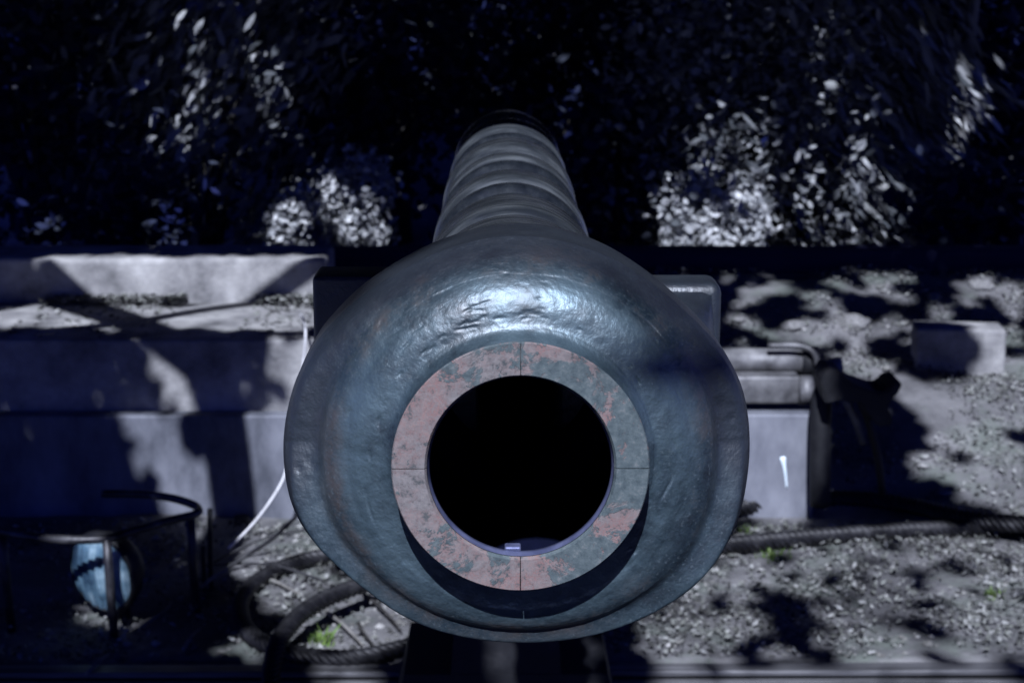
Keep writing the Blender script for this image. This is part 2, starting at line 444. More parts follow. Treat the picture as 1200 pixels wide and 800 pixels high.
xs = sorted(set([-200, -120, -70, -40, -25, -16, -11, -8, -6, -5] + [round(-4.2 + i * .075, 4) for i in range(113)] + [5, 6, 8, 11, 16, 25, 40, 70, 120, 200]))
ys = sorted(set([-200, -100, -50, -25, -12, -6, -3, -1, 0, 1, 2, 3, 3.6] + [EDGE_Y - .012, EDGE_Y + .012] + [round(EDGE_Y + .06 + i * .06, 4) for i in range(56)] + [7.8 + i * .25 for i in range(18)] + [12.6, 13.3, 14, 15, 16, 18, 20, 24, 30, 40, 60, 100, 200]))
gv = [(x, y, ground_z(x, y)) for y in ys for x in xs]
nx = len(xs)
gf = [(j * nx + i, j * nx + i + 1, (j + 1) * nx + i + 1, (j + 1) * nx + i) for j in range(len(ys) - 1) for i in range(nx - 1)]
ground = mesh_obj('ground', gv, gf, M['soil'], None, True)
tag(ground, 'dusty grey earth rising to a bank at the back', 'ground', kind='structure')

# ------------------------------------------------------------------ the cannon
gun = empty('cannon', (GUN.x, GUN.y + 2.75, 0))
tag(gun, 'big teal grey cannon pointing its open muzzle at the viewer', 'cannon')
# muzzle brake: lathe with a radius that changes round the axis (angle 0 = right, pi/2 = up)
RAD = [(-90, .1455), (-75, .148), (-59, .154), (-44, .161), (-29, .1680), (-18, .1675), (-8, .1645), (2, .1625), (19, .1575), (32, .1470), (50, .1410), (70, .141), (90, .1415),
       (110, .141), (126, .1425), (143, .1500), (160, .1600), (176, .1650), (188, .1675), (200, .1690), (211, .1600), (220, .1525), (241, .1505), (258, .1465), (270, .1455)]

def rim_raw(d):
    d %= 360
    if d > 270: d -= 360
    for (p, q), (s, t) in zip(RAD, RAD[1:]):
        if p <= d <= s:
            return q + (t - q) * (d - p) / (s - p)
    return .14

RIM = [sum(rim_raw(i + j) for j in range(-8, 9)) / 17 for i in range(360)]

def rim(a):
    d = math.degrees(a) % 360
    i = int(d) % 360
    f = d - int(d)
    return RIM[i] * (1 - f) + RIM[(i + 1) % 360] * f

random.seed(21)
gouges = []
for i in range(70):
    a = random.gauss(PI / 2, 1.0); r = random.uniform(.094, .132)
    gouges.append((a, r, random.uniform(.04, .12) * (1 if i % 3 == 0 else .45), random.uniform(.0005, .0010), random.uniform(.0004, .0013), random.uniform(-.35, .35)))

def brake_warp(a, r, y):
    k = max(0, min(1, (r - .116) / .019)); k = k * k * (3 - 2 * k)
    rr = r * (1 + k * (rim(a) / .14 - 1))
    p = Vector((math.cos(a) * r * 1.0, y, math.sin(a) * r))
    rr += .0010 * mnoise.noise(p * 13) + .0002 * mnoise.noise(p * 55) if r > .09 else 0
    dy = 0
    if .090 < r < .135 and y < .10:
        dy = .00035 * mnoise.noise(p * 40) + .00025 * mnoise.noise(p * 170)
        for (ga, gr, gl, gw, gd, sl) in gouges:
            da = (a - ga + PI) % (2 * PI) - PI
            if abs(da) < gl:
                q = (r - gr - sl * da * .1) / gw
                if abs(q) < 3: dy += gd * math.exp(-q * q) * (1 - (da / gl) ** 2)
    if .1222 < r < .1399 and y < .09:             # towards the top the crease runs out
        w2 = max(0, min(1, (math.sin(a) - .15) / .6)); w2 = w2 * w2 * (3 - 2 * w2)
        tt = (r - .1222) / .0177
        dy += w2 * (.0440 + .025 * tt + .014 * tt * tt - y)
    if math.sin(a) < 0 and .098 < r < .1399 and y < .09:      # the lower half of the face is flatter
        k2 = min(1, (r - .098) / .012) * min(1, (.1399 - r) / .006)
        dy -= (y - .0280) * .62 * k2 * min(1, -math.sin(a) * 1.6)
    return rr, y + dy

prof_key = [(.004, .0826), (.013, .0834), (.0195, .0850), (.0238, .0878), (.0262, .0915), (.0273, .0960), (.0282, .1005), (.0296, .1050), (.0318, .1098), (.0350, .1145), (.0392, .1188),
            (.0440, .1222), (.0500, .1244), (.0570, .1255), (.0620, .1266), (.0640, .1295), (.0660, .1335), (.0715, .1376), (.083, .1400), (.130, .1402), (.152, .1385), (.166, .1310), (.172, .1150), (.174, .085)]
prof = []
for (a, b), (c, d) in zip(prof_key, prof_key[1:]):
    m = max(2, int(math.hypot(c - a, d - b) / .0009))
    for k in range(m): prof.append((a + (c - a) * k / m, b + (d - b) * k / m))
prof.append(prof_key[-1])
for _ in range(3):                             # round the profile's corners
    prof = [prof[0]] + [((p[0] + 2 * q[0] + s[0]) / 4, (p[1] + 2 * q[1] + s[1]) / 4) for p, q, s in zip(prof, prof[1:], prof[2:])] + [prof[-1]]
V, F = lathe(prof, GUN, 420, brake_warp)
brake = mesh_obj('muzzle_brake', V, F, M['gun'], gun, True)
tag(brake, 'bulging cast front baffle with gouged worn paint')
# the four pieces of the ring round the bore
for q in range(4):
    g = .0045
    a0, a1 = PI / 2 * q + g, PI / 2 * (q + 1) - g
    seg = 40
    pr = [(.0128, .0620), (.0131, .0826), (.0012, .0850), (0, .0842), (0, .0632), (.0024, .0618), (.0128, .0620)]
    V, F = lathe(pr, GUN, seg, None, a0, a1)
    c = seg + 1
    n_ = len(pr) - 1
    F.append(tuple(i * c for i in range(n_)))
    F.append(tuple(i * c + seg for i in range(n_))[::-1])
    mesh_obj('ring_segment', V, F, M['ring'], gun)
V, F = lathe([(.0030, .0630), (.0030, .0828), (.034, .0825)], GUN, 96)
mesh_obj('ring_seat', V, F, M['dark_steel'], gun, True)
V, F = lathe([(.0030, .0614), (.0070, .0604), (.0100, .0600), (.0105, .0640)], GUN, 128)
mesh_obj('bore_lip', V, F, M['lip'], gun, True)
V, F = lathe([(.0136, .0618), (.0140, .0812), (.030, .0812), (.046, .118), (.160, .118), (.160, .0600), (.9, .0600), (.9, .001)], GUN, 96)
mesh_obj('bore', V, F, M['bore'], gun, True)
b = bmesh.new(); box_bm(b, (GUN.x - .0105, GUN.y + .0110, GUN.z - .0720), (GUN.x + .0005, GUN.y + .020, GUN.z - .0578), .0012)
bm_obj('bore_key', b, M['lip'], gun)
# rear baffle with square ears
b = bmesh.new()
y0 = .268
for s, xo in ((-1, .1635), (1, .1655)):
    top = .0800 if s < 0 else .0735
    lo, hi = sorted((GUN.x + s * .03, GUN.x + s * xo))
    box_bm(b, (lo, GUN.y + y0, GUN.z - .05), (hi, GUN.y + y0 + .05, GUN.z + top), .009 if s > 0 else .004, 3)
o = bm_obj('rear_baffle', b, M['gun'], gun, True)
# web that joins the ears to the front baffle
for s in (-1, 1):
    V, F = [], []
    rows = 10
    for i in range(rows + 1):
        t = i / rows
        yy = GUN.y + .13 + t * (.276 - .13)
        e = t * t
        xo = .146 + .0165 * e
        zt = .052 + .016 * e
        for (xx, zz) in ((.06, zt + .02 * (1 - t)), (xo - .03 + .012 * e, zt + .008 * (1 - t)), (xo - .004, zt - .022 * (1 - e)), (xo, zt - .045), (xo, -.04), (.06, -.05)):
            V.append((GUN.x + s * xx, yy, GUN.z + zz))
    for i in range(rows):
        for k in range(5):
            F.append((i * 6 + k, i * 6 + k + 1, (i + 1) * 6 + k + 1, (i + 1) * 6 + k))
    if s > 0: mesh_obj('baffle_web', V, F, M['gun'], gun, True)
# tube, rings added for its bright and dark reflection bands, cradle, pedestal
V, F = lathe([(.15, .070), (.24, .072), (.245, .0800), (1.90, .0790), (1.905, .02)], GUN, 96)
mesh_obj('barrel_tube', V, F, M['barrel'], gun, True)
yy = .275
for (w_, gap, r0) in ((.120, .070, .0915), (.090, .030, .0905), (.110, .085, .0925), (.035, .030, .0900), (.070, .080, .0930), (.030, .050, .0915), (.045, .085, .0915), (.090, .070, .0935), (.028, .080, .0915), (.045, .090, .0930), (.030, .090, .0915), (.040, .09, .0925)):
    r0 -= .0045 * yy / 1.8
    h = r0 - .0785
    V, F = lathe([(yy, .0785), (yy + .002, .0805), (yy + h * .55, r0 - h * .38), (yy + h * .9, r0 - h * .12), (yy + h * 1.25, r0), (yy + max(w_ - .006, h * 1.4), r0), (yy + w_, r0 - .004), (yy + w_ + .002, .0785)], GUN, 96)
    mesh_obj('reflection_band', V, F, M['reflection_band'] if w_ > .04 else M['barrel'], gun, True)
    yy += w_ + gap
V, F = lathe([(1.80, .03), (1.81, .060), (2.2, .060), (2.6, .065), (3.1, .065), (3.12, .02)], (GUN.x, GUN.y, GUN.z - .13), 48)
mesh_obj('cradle', V, F, M['dark_steel'], gun, True)
b = bmesh.new()
GY = GUN.y + 2.75
def frustum(b, w0, w1, d0, d1, z0, z1, y):
    vs_ = [b.verts.new((GUN.x + sx * w, y + sy * d, z)) for (w, d, z) in ((w0, d0, z0), (w1, d1, z1)) for sx, sy in ((-1, -1), (1, -1), (1, 1), (-1, 1))]
    for f in ((3, 2, 1, 0), (4, 5, 6, 7), (0, 1, 5, 4), (1, 2, 6, 5), (2, 3, 7, 6), (3, 0, 4, 7)): b.faces.new([vs_[i] for i in f])
frustum(b, .13, .05, .16, .10, .12, GUN.z - .15, GY)
bm_obj('pedestal', b, M['dark_steel'], gun)
b = bmesh.new()
frustum(b, .335, .235, .20, .16, -.315, .16, GY)
bm_obj('pedestal_foot', b, M['dark_steel'], gun)

# ------------------------------------------------------------------ plate, steps, beam, rail
def slab(name, lo, hi, mat, bevel, label, cat, cuts=0, wob=0.0):
    b = bmesh.new()
    box_bm(b, lo, hi, bevel, 3)
    if cuts:
        bmesh.ops.subdivide_edges(b, edges=[e for e in b.edges if abs((e.verts[0].co - e.verts[1].co).x) > .5], cuts=cuts)
        for v in b.verts:
            v.co += Vector((0, wob * mnoise.noise(v.co * 2.3), wob * mnoise.noise(v.co * 2.7 + Vector((9, 9, 9)))))
    o = bm_obj(name, b, mat, None, False)
    tag(o, label, cat)
    return o

XR = at(955, 540, 5.30).x
slab('steel_plate', (-2.6, 5.30, -.05), (XR, 5.37, Z_TOP1), M['plate'], .006, 'smooth blue grey steel plate standing low behind the cannon muzzle', 'plate', 20, .004)
X2 = at(395, 440, 5.37).x + .25
slab('concrete_step', (-3.4, 5.375, -.05), (X2, Y3 + .3, Z_TOP2), M['concrete'], .008, 'broad grey concrete step above the steel plate at left', 'step', 24, .003)
X3 = at(383, 325, Y3).x
o = slab('concrete_wall', (-3.6, Y3, Z_TOP2 - .02), (X3, Y3 + .32, Z_TOP3), M['concrete'], .018, 'low concrete wall with a rounded end, on top of the concrete step', 'wall', 24, .003)
slab('timber_beam', (-6.5, 7.2, Z_BEAM0 - .12), (6.5, 7.36, Z_BEAM1), M['wood'], .012, 'long dark beam lying straight across below the bushes', 'beam', 30, .006)
rail = empty('steel_rail', (0, EDGE_Y - .1, -.3))
tag(rail, 'bare steel rail running along the bottom edge of the yard', 'rail')
zr = at(900, 781, EDGE_Y - .06).z
b = bmesh.new(); box_bm(b, (-3.2, EDGE_Y - .085, zr - .016), (3.2, EDGE_Y - .03, zr), .004); bm_obj('rail_head', b, M['rail'], rail)
b = bmesh.new(); box_bm(b, (-3.2, EDGE_Y - .068, -.24), (3.2, EDGE_Y - .048, zr - .018), 0); bm_obj('rail_web', b, M['dark_steel'], rail)
b = bmesh.new(); box_bm(b, (-3.2, EDGE_Y - .13, -.32), (3.2, EDGE_Y - .02, -.242), .006); bm_obj('rail_foot', b, M['dark_steel'], rail)
b = bmesh.new(); box_bm(b, (-3.2, EDGE_Y - .110, zr - .030), (3.2, EDGE_Y - .087, zr - .018), .003); bm_obj('rail_lip', b, M['rail'], rail)

# concrete block on the bank
blk_p = at(1120, 430, 6.2)
b = bmesh.new()
w = (at(1178, 430, 6.2).x - at(1066, 430, 6.2).x) * .92
hgt = at(1120, 386, 6.2).z - blk_p.z
box_bm(b, (-w / 2, 0, -.08), (w / 2, .16, hgt), .012, 3)
for v in b.verts: v.co += Vector((.006 * mnoise.noise(v.co * 14), .006 * mnoise.noise(v.co * 11 + Vector((5, 0, 0))), .004 * mnoise.noise(v.co * 12)))
o = bm_obj('concrete_block', b, M['concrete']); o.location = (at(1125, 430, 6.2).x, 6.2, blk_p.z)
o.rotation_euler = (0, 0, R(-6))
tag(o, 'oblong concrete block half in shade on the bank at right', 'block')

# towing bracket at the right of the muzzle
tow = empty('towing_bracket', at(962, 590, 5.24))
tag(tow, 'dark steel towing bracket with post, bars and hook beside the muzzle', 'bracket')
tube_obj('tube', [at(840, 423, 5.72), at(900, 423, 5.72), at(946, 424, 5.72)], .045, M['grey_steel'], tow, 20)
tube_obj('tube_collar', [at(938, 423, 5.72), at(958, 424, 5.72)], .054, M['dark_steel'], tow, 20)
b = bmesh.new(); lo, hi = at(840, 474, 5.5), at(938, 441, 5.5); box_bm(b, (lo.x, 5.5, lo.z), (hi.x, 5.58, hi.z), .010, 3); bm_obj('cross_bar', b, M['grey_steel'], tow, True)
tube_obj('bar_end', [at(936, 457, 5.52), at(951, 457, 5.52)], .05, M['grey_steel'], tow, 16)
tube_obj('bent_rod', smooth_path([at(900, 405, 5.66), at(935, 405, 5.66), at(952, 412, 5.65), at(958, 430, 5.64), at(958, 455, 5.6)], 24), .010, M['grey_steel'], tow)
tube_obj('post', smooth_path([at(961, 592, 5.22), at(961, 540, 5.22), at(962, 480, 5.23), at(966, 455, 5.26), at(972, 432, 5.32)], 24), [.034] * 17 + [.032] * 4 + [.028] * 4, M['dark_steel'], tow, 16)
poly = [(962, 446), (972, 432), (986, 436), (1000, 450), (1030, 460), (1040, 458), (1045, 450), (1058, 448), (1055, 458), (1046, 468), (1040, 478), (1047, 490), (1045, 499), (1030, 500), (1018, 488), (1008, 472), (985, 470), (968, 474)]
b = bmesh.new()
fr = [b.verts.new(at(x, y, 5.10)) for (x, y) in poly]
f0 = b.faces.new(fr)
ex = bmesh.ops.extrude_face_region(b, geom=[f0])
for v in ex['geom']:
    if isinstance(v, bmesh.types.BMVert): v.co += Vector((0, .16, .0))
bmesh.ops.bevel(b, geom=list(b.edges), offset=.006, segments=2, affect='EDGES')
bmesh.ops.recalc_face_normals(b, faces=list(b.faces))
bm_obj('hook', b, M['dark_steel'], tow)
tube_obj('pin', [at(972, 420, 5.30), at(975, 445, 5.28)], .040, M['grey_steel'], tow, 14)
tube_obj('stay', smooth_path([at(990, 466, 5.2), at(1004, 495, 5.2), at(1012, 520, 5.2)], 8), .013, M['grey_steel'], tow)
tube_obj('stay', smooth_path([at(1008, 470, 5.2), at(1020, 500, 5.2), at(1030, 545, 5.22), at(1034, 580, 5.24)], 8), .012, M['dark_steel'], tow)
# paint drip on the plate
b_ = at(917, 535, 5.297); e_ = at(922, 572, 5.297)
V, F = tube(smooth_path([b_, (b_ + e_) / 2 + Vector((.002, 0, 0)), e_], 10), [.009, .0095, .008, .006, .005, .0045, .004, .0035, .003, .003, .002][:11], 8)
drip = mesh_obj('paint_drip', [(v[0], 5.297 + (v[1] - 5.297) * .25, v[2]) for v in V], F, M['paint_drip'], bpy.data.objects['steel_plate'], True)
drip.location = (0, 0, 0)

# ------------------------------------------------------------------ headlight with guard
HY = 4.36
lp = at(121, 670, HY)
rad = 48 / (FPX / ((lp - CAMP).dot(CR @ Vector((0, 0, -1)))))
hl = empty('headlight', (lp.x, HY + .05, 0))
tag(hl, 'round headlight with blue ribbed lens behind a bar guard', 'headlight')
Q = Matrix.Translation(lp) @ Matrix.Rotation(R(-30), 4, 'Z') @ Matrix.Rotation(R(4), 4, 'X')

def put(name, V, F, mat, smooth=True):
    return mesh_obj(name, [Q @ Vector(v) for v in V], F, mat, hl, smooth)
# lens: a shallow dome with upright ribs (local -Y faces out)
V, F = [], []
NX, NZ = 90, 20
for i in range(NX + 1):
    x = rad * .95 * (-1 + 2 * i / NX) * .999
    hz = math.sqrt(max(0, (rad * .95) ** 2 - x * x))
    for j in range(NZ + 1):
        z = hz * (-1 + 2 * j / NZ)
        V.append((x, -.030 * (1 - (x * x + z * z) / rad ** 2) - .012 * abs(math.sin(x / rad * PI * 4.5)), z))
for i in range(NX):
    for j in range(NZ):
        k = i * (NZ + 1) + j
        F.append((k, k + NZ + 1, k + NZ + 2, k + 1))
put('lens', V, F, M['lens'])
V, F = lathe([(-.008, rad * .94), (-.012, rad * .97), (-.008, rad * 1.03), (.012, rad * 1.05), (.016, rad * 1.0)], (0, 0, 0), 64)
put('lens_rim', V, F, M['dark_steel'])
V, F = lathe([(.010, rad * .94), (.03, rad * .86), (.055, rad * .62), (.07, rad * .3), (.073, .002)], (0, 0, 0), 48)
put('reflector', V, F, M['reflector'])
V, F = lathe([(.012, rad * 1.0), (.04, rad * .95), (.075, rad * .72), (.10, rad * .4), (.108, .003)], (0, 0, 0), 48)
put('housing', V, F, M['dark_steel'])
tube_obj('stem', [(lp.x + .03, HY + .06, lp.z - rad * .7), (lp.x + .03, HY + .07, -.02)], .022, M['dark_steel'], hl)
zh = at(122, 632, HY - .13).z
hoop = [atz(-22, 610, zh), atz(0, 622, zh), atz(60, 631, zh), atz(122, 631, zh), atz(160, 621, zh), atz(200, 609, zh), atz(226, 603, zh), atz(233, 598, zh), atz(226, 591, zh), atz(200, 583, zh), atz(165, 579, zh), atz(120, 578, zh)]
tube_obj('guard_hoop', smooth_path(hoop, 90), .0115, M['guard'], hl, 12)
for (px, py) in ((125, 631), (223, 603), (2, 622)):
    p = atz(px, py, zh)
    tube_obj('guard_bar', [p, Vector((p.x, p.y + .01, zh * .5)), Vector((p.x, p.y + .03, -.02))], .0125, M['guard'], hl, 12)

# ------------------------------------------------------------------ wire ropes
def rope(pts, r, label, n=420, name='wire_rope'):
    path = smooth_path(pts, n)
    V, F = tube(path, r, 36, strands=6, twist=48, depth=.24)
    o = mesh_obj(name, V, F, M['rope'], None, True)
    tag(o, label, 'rope', 'heavy wire ropes lying on the ground')
    return o
def g(px, py, h):                              # on the yard, h above the earth
    return atz(px, py, h)
rope([g(520, 655, .035), g(450, 652, .035), g(400, 650, .035), g(350, 658, .035), g(305, 678, .03), g(283, 705, .03), g(288, 735, .03), g(315, 756, .03), g(360, 768, .028), g(420, 770, .028), g(480, 757, .028), g(540, 745, .028)], .0215,
     'thick wire rope bent in a loop left under the muzzle')
rope([g(520, 668, .07), g(460, 676, .075), g(405, 692, .08), g(360, 714, .085), g(332, 742, .08), g(320, 778, .05), g(318, 812, .02)], .0225,
     'thick wire rope crossing over the loop toward the bottom edge')
rope([g(700, 655, .03), g(770, 648, .03), g(840, 640, .03), g(920, 632, .03), g(1010, 625, .03), g(1100, 620, .03), g(1190, 618, .03), g(1290, 617, .03)], .0255,
     'long straight wire rope stretched across the litter at right')
rope([g(860, 596, .03), g(930, 586, .03), g(1000, 585, .03), g(1060, 591, .03), g(1110, 602, .045), g(1150, 609, .06), g(1200, 614, .07), g(1290, 620, .07)], .0255,
     'wire rope lying behind and joining the straight one at right')

def thin(pts, r, mat, label, cat='wire', name='thin_wire', n=50):
    V, F = tube(smooth_path(pts, n), r, 6)
    o = mesh_obj(name, V, F, mat, None, True)
    tag(o, label, cat)
    return o
thin([at(352, 366, 5.6), at(358, 385, 5.28), at(356, 420, 5.26), at(350, 455, 5.26), at(342, 485, 5.25), at(338, 520, 5.2), at(334, 555, 5.15), at(318, 585, 5.1), at(295, 615, 5.0), at(268, 642, 4.92)], .0042, M['wire_pale'], 'thin white wire hanging in a curve left of the muzzle')
thin([at(372, 580, 4.7), at(352, 600, 4.7), at(320, 630, 4.75), at(290, 650, 4.8), at(262, 668, 4.75)], .0060, M['wire_dark'], 'black wire slanting up behind the muzzle at left')
thin([at(380, 621, 4.9), at(345, 622, 4.9), at(305, 632, 4.9), at(270, 648, 4.85), at(240, 664, 4.8)], .0045, M['wire_dark'], 'black wire bowed above the loop of rope')
thin([at(240, 662, 4.75), at(290, 660, 4.8), at(330, 664, 4.7), at(378, 680, 4.6)], .0045, M['wire_dark'], 'black wire lying flat inside the loop of rope', n=30)
thin([g(235, 688, .06), g(250, 676, .06), g(266, 666, .06)], .006, M['twig'], 'short pale stick beside the thin rods', 'stick', 'stick', 12)
thin([at(246, 596, 4.62), at(247, 680, 4.62), at(249, 812, 4.62)], .0085, M['dark_steel'], 'thin upright rod standing right of the headlight guard', 'rod', 'steel_rod', 10)
thin([at(238, 640, 4.55), at(240, 700, 4.55), at(242, 812, 4.5)], .0075, M['dark_steel'], 'second thin rod close behind the headlight guard', 'rod', 'steel_rod', 10)
# drain hole cover on the yard
V, F = [], []
c = g(283, 610, .012)
b = bmesh.new(); bmesh.ops.create_cone(b, cap_ends=True, segments=24, radius1=.026, radius2=.024, depth=.03)
o = bm_obj('round_plug', b, M['dark_steel']); o.location = c
tag(o, 'small round dark plug set in the earth by the plate', 'plug')

# twigs and sticks on the earth
sticks = [((300, 672), (352, 696), 'pale straight twig inside the loop of rope'), ((385, 718), (425, 755), 'pale twig lying near the green tuft'),
          ((420, 730), (440, 758), 'short dark twig right of the green tuft'), ((425, 695), (470, 738), 'dark twig slanting beneath the muzzle'),
          ((100, 790), (128, 765), 'pale twig low in the shade under the headlight'), ((165, 735), (200, 708), 'bent twig in the shade by the guard post'),
          ((215, 760), (235, 735), 'thin twig leaning by the steel rods')]
for (a, b_, lab) in sticks:
    p, q = g(a[0], a[1], .016), g(b_[0], b_[1], .02)
    mid = (p + q) / 2 + Vector((random.uniform(-.01, .01), random.uniform(-.01, .01), .006))
    V, F = tube(smooth_path([p, mid, q], 8), [.006 - .0004 * i for i in range(9)], 6)
    o = mesh_obj('twig', V, F, M['twig'] if 'dark' not in lab else M['bark'], None, True)
    tag(o, lab, 'twig', 'twigs on the earth')

# ------------------------------------------------------------------ litter, gravel, stones, grass
def scatter_leaves(name, regions, count, size, mat, lift=.006, tilt=.5, seed=3):
    r_ = np.random.default_rng(seed)
    out = []
    tot = sum(w for *_, w in regions)
    for (x0, x1, y0, y1, dens) in regions:
        for _ in range(int(count * dens / tot)):
            x, y = r_.uniform(x0, x1), r_.uniform(y0, y1)
            # clumped
            if mnoise.noise(Vector((x * 3.1, y * 3.1, seed))) + r_.uniform(-.35, .35) < -.05: continue
            z = ground_z(x, y) + lift + abs(r_.normal(0, .006))
            L = r_.uniform(*size); Wd = L * r_.uniform(.3, .6)
            a = r_.uniform(0, 2 * PI)
            nrm = Vector((r_.normal(0, tilt), r_.normal(0, tilt) - .15, 1)).normalized()
            t = Vector((math.cos(a), math.sin(a), 0)); t = (t - nrm * t.dot(nrm)).normalized()
            s = nrm.cross(t)
            c = Vector((x, y, z + L * .25))
            cu = nrm * L * r_.uniform(-.15, .3)
            out.append([c - t * L / 2 + cu, c - t * L * .1 - s * Wd / 2, c + t * L / 2 + cu, c - t * L * .05 + s * Wd / 2])
    return quads_mesh(name, np.array([[tuple(v) for v in q] for q in out]), 4, mat)

o = scatter_leaves('leaf_litter', [(.25, 2.2, EDGE_Y + .02, 5.25, 10), (1.15, 2.3, 5.25, 6.2, 3), (.5, 2.8, 6.0, 7.15, 9), (-1.1, -.2, EDGE_Y + .02, 5.2, 3), (-1.7, -1.0, EDGE_Y, 5.2, 2)], 30000, (.009, .028), M['litter'])
tag(o, 'dry grey leaf litter strewn over the earth', 'litter', kind='stuff')
r_ = np.random.default_rng(77)
out = []
for _ in range(2600):
    x = r_.uniform(-1.9, X3 + .15); d = abs(r_.normal(0, .05)) if r_.random() < .75 else r_.uniform(0, .6)
    y = Y3 - .004 - d
    if mnoise.noise(Vector((x * 2.5, 3.3, 0))) < -.15 or y < 5.39: continue
    L = r_.uniform(.012, .035); a_ = r_.uniform(0, 6.28)
    c = Vector((x, y, Z_TOP2 + .004 + r_.uniform(0, .03) * (d < .1)))
    t = Vector((math.cos(a_), math.sin(a_), r_.uniform(-.4, .4))) * L / 2
    sd = Vector((-math.sin(a_), math.cos(a_), r_.uniform(-.4, .6))) * L * .25
    out.append([tuple(c - t), tuple(c - sd), tuple(c + t), tuple(c + sd)])
o = quads_mesh('step_litter', np.array(out), 4, M['litter'])
tag(o, 'line of dry leaves heaped along the foot of the low wall', 'litter', kind='stuff')
# gravel: little faceted pebbles joined into one mesh
def pebbles(name, regions, count, size, mat, seed):
    r_ = np.random.default_rng(seed)
    V, F = [], []
    tot = sum(w for *_, w in regions)
    for (x0, x1, y0, y1, dens) in regions:
        for _ in range(int(count * dens / tot)):
            x, y = r_.uniform(x0, x1), r_.uniform(y0, y1)
            if mnoise.noise(Vector((x * 2.6, y * 2.6, seed + 5))) + r_.uniform(-.3, .3) < 0: continue
            s = r_.uniform(*size) * (1 + 1.2 * (r_.random() < .06))
            z = ground_z(x, y) + s * .25
            a = r_.uniform(0, 2 * PI)
            n0 = len(V)
            for k in range(5):
                aa = a + k * 2 * PI / 5
                V.append((x + s * math.cos(aa) * r_.uniform(.7, 1.2), y + s * math.sin(aa) * r_.uniform(.7, 1.2), z + s * r_.uniform(-.15, .15)))
            V.append((x + s * r_.uniform(-.3, .3), y + s * r_.uniform(-.3, .3), z + s * r_.uniform(.45, .8)))
            V.append((x, y, z - s * .6))
            for k in range(5):
                F.append((n0 + k, n0 + (k + 1) % 5, n0 + 5)); F.append((n0 + (k + 1) % 5, n0 + k, n0 + 6))
    return mesh_obj(name, V, F, mat)
o = pebbles('gravel', [(.2, 2.2, EDGE_Y + .03, 5.25, 6), (-1.3, -.2, EDGE_Y + .03, 5.25, 5), (.5, 2.8, 6.2, 7.15, 4), (1.2, 2.2, 5.3, 6.1, 1)], 3600, (.004, .011), M['gravel'], 11)
tag(o, 'loose pale gravel mixed into the earth', 'gravel', kind='stuff')

def stone_mesh(seed, sub=3, sq=(1, .8, .6), amp=.30):
    b = bmesh.new()
    bmesh.ops.create_icosphere(b, subdivisions=sub, radius=1)
    o3 = Vector((seed * 3.1, seed * 1.7, seed * 2.3))
    for v in b.verts:
        d = 1 + amp * mnoise.noise(v.co * 1.3 + o3) + .12 * mnoise.noise(v.co * 3.4 + o3)
        v.co = Vector((v.co.x * sq[0], v.co.y * sq[1], v.co.z * sq[2])) * d
    me = bpy.data.meshes.new('stone'); b.to_mesh(me); b.free()
    return me
stone_meshes = [stone_mesh(i) for i in range(5)]
for me in stone_meshes: me.materials.append(M['stone'])
spots = [(1000, 372, 26, 'largest grey stone on the bank, right of the muzzle'), (930, 378, 20, 'rounded grey stone just left of the largest one'), (868, 372, 12, 'small grey stone close beside the right ear of the muzzle brake'),
         (1150, 330, 20, 'grey stone high on the bank straight above the concrete block'), (1040, 335, 18, 'grey stone under the beam, up and right of the largest one'), (880, 330, 13, 'small grey stone under the beam nearest the muzzle'),
         (1094, 345, 13, 'small grey stone just left above the concrete block'), (1190, 410, 12, 'small grey stone at the right end of the concrete block'), (1105, 575, 11, 'small grey stone low on the bank above the wire ropes')]
for i, (px, py, s, lab) in enumerate(spots):
    Y = 5.3
    for _ in range(300):                       # walk out along the sight line until it meets the bank
        p = at(px, py + s * .3, Y)
        if p.z <= ground_z(p.x, p.y): break
        Y += .008
    o = bpy.data.objects.new('stone', stone_meshes[i % 5]); COL.objects.link(o)
    k = s / 380
    o.location = (p.x, p.y, ground_z(p.x, p.y) + k * .08); o.scale = (k, k, k * .8); o.rotation_euler = (0, 0, random.uniform(0, 6))
    tag(o, lab, 'stone', 'stones on the bank')
def tuft(px, py, n, h, label, mat, spread=.05):
    p = g(px, py, 0); p.z = ground_z(p.x, p.y)
    V = []
    for _ in range(n):
        a = random.uniform(0, 2 * PI); r = random.uniform(0, spread)
        b0 = p + Vector((r * math.cos(a), r * math.sin(a), 0))
        hh = h * random.uniform(.5, 1.1); w_ = random.uniform(.002, .005)
        d = Vector((random.uniform(-.6, .6), random.uniform(-.6, .6), 1)) * hh
        s = Vector((math.cos(a + 1), math.sin(a + 1), 0)) * w_
        V.append([tuple(b0 - s), tuple(b0 + s), tuple(b0 + d * .6 + s * .8), tuple(b0 + d + Vector((d.x, d.y, 0)) * .4)])
    o = quads_mesh('grass_tuft', np.array(V), 4, mat)
    tag(o, label, 'grass tuft', 'small green tufts')
tuft(378, 752, 60, .045, 'bright green tuft inside the loop of rope', M['leaf_green'], .035)
tuft(905, 655, 50, .03, 'sparse green tuft just below the straight wire rope', M['leaf_green'], .06)
tuft(1165, 700, 40, .03, 'sparse green tuft near the right edge of the yard', M['leaf_green'], .035)
tuft(868, 622, 60, .03, 'green tuft close right of the muzzle', M['leaf_green'], .05)

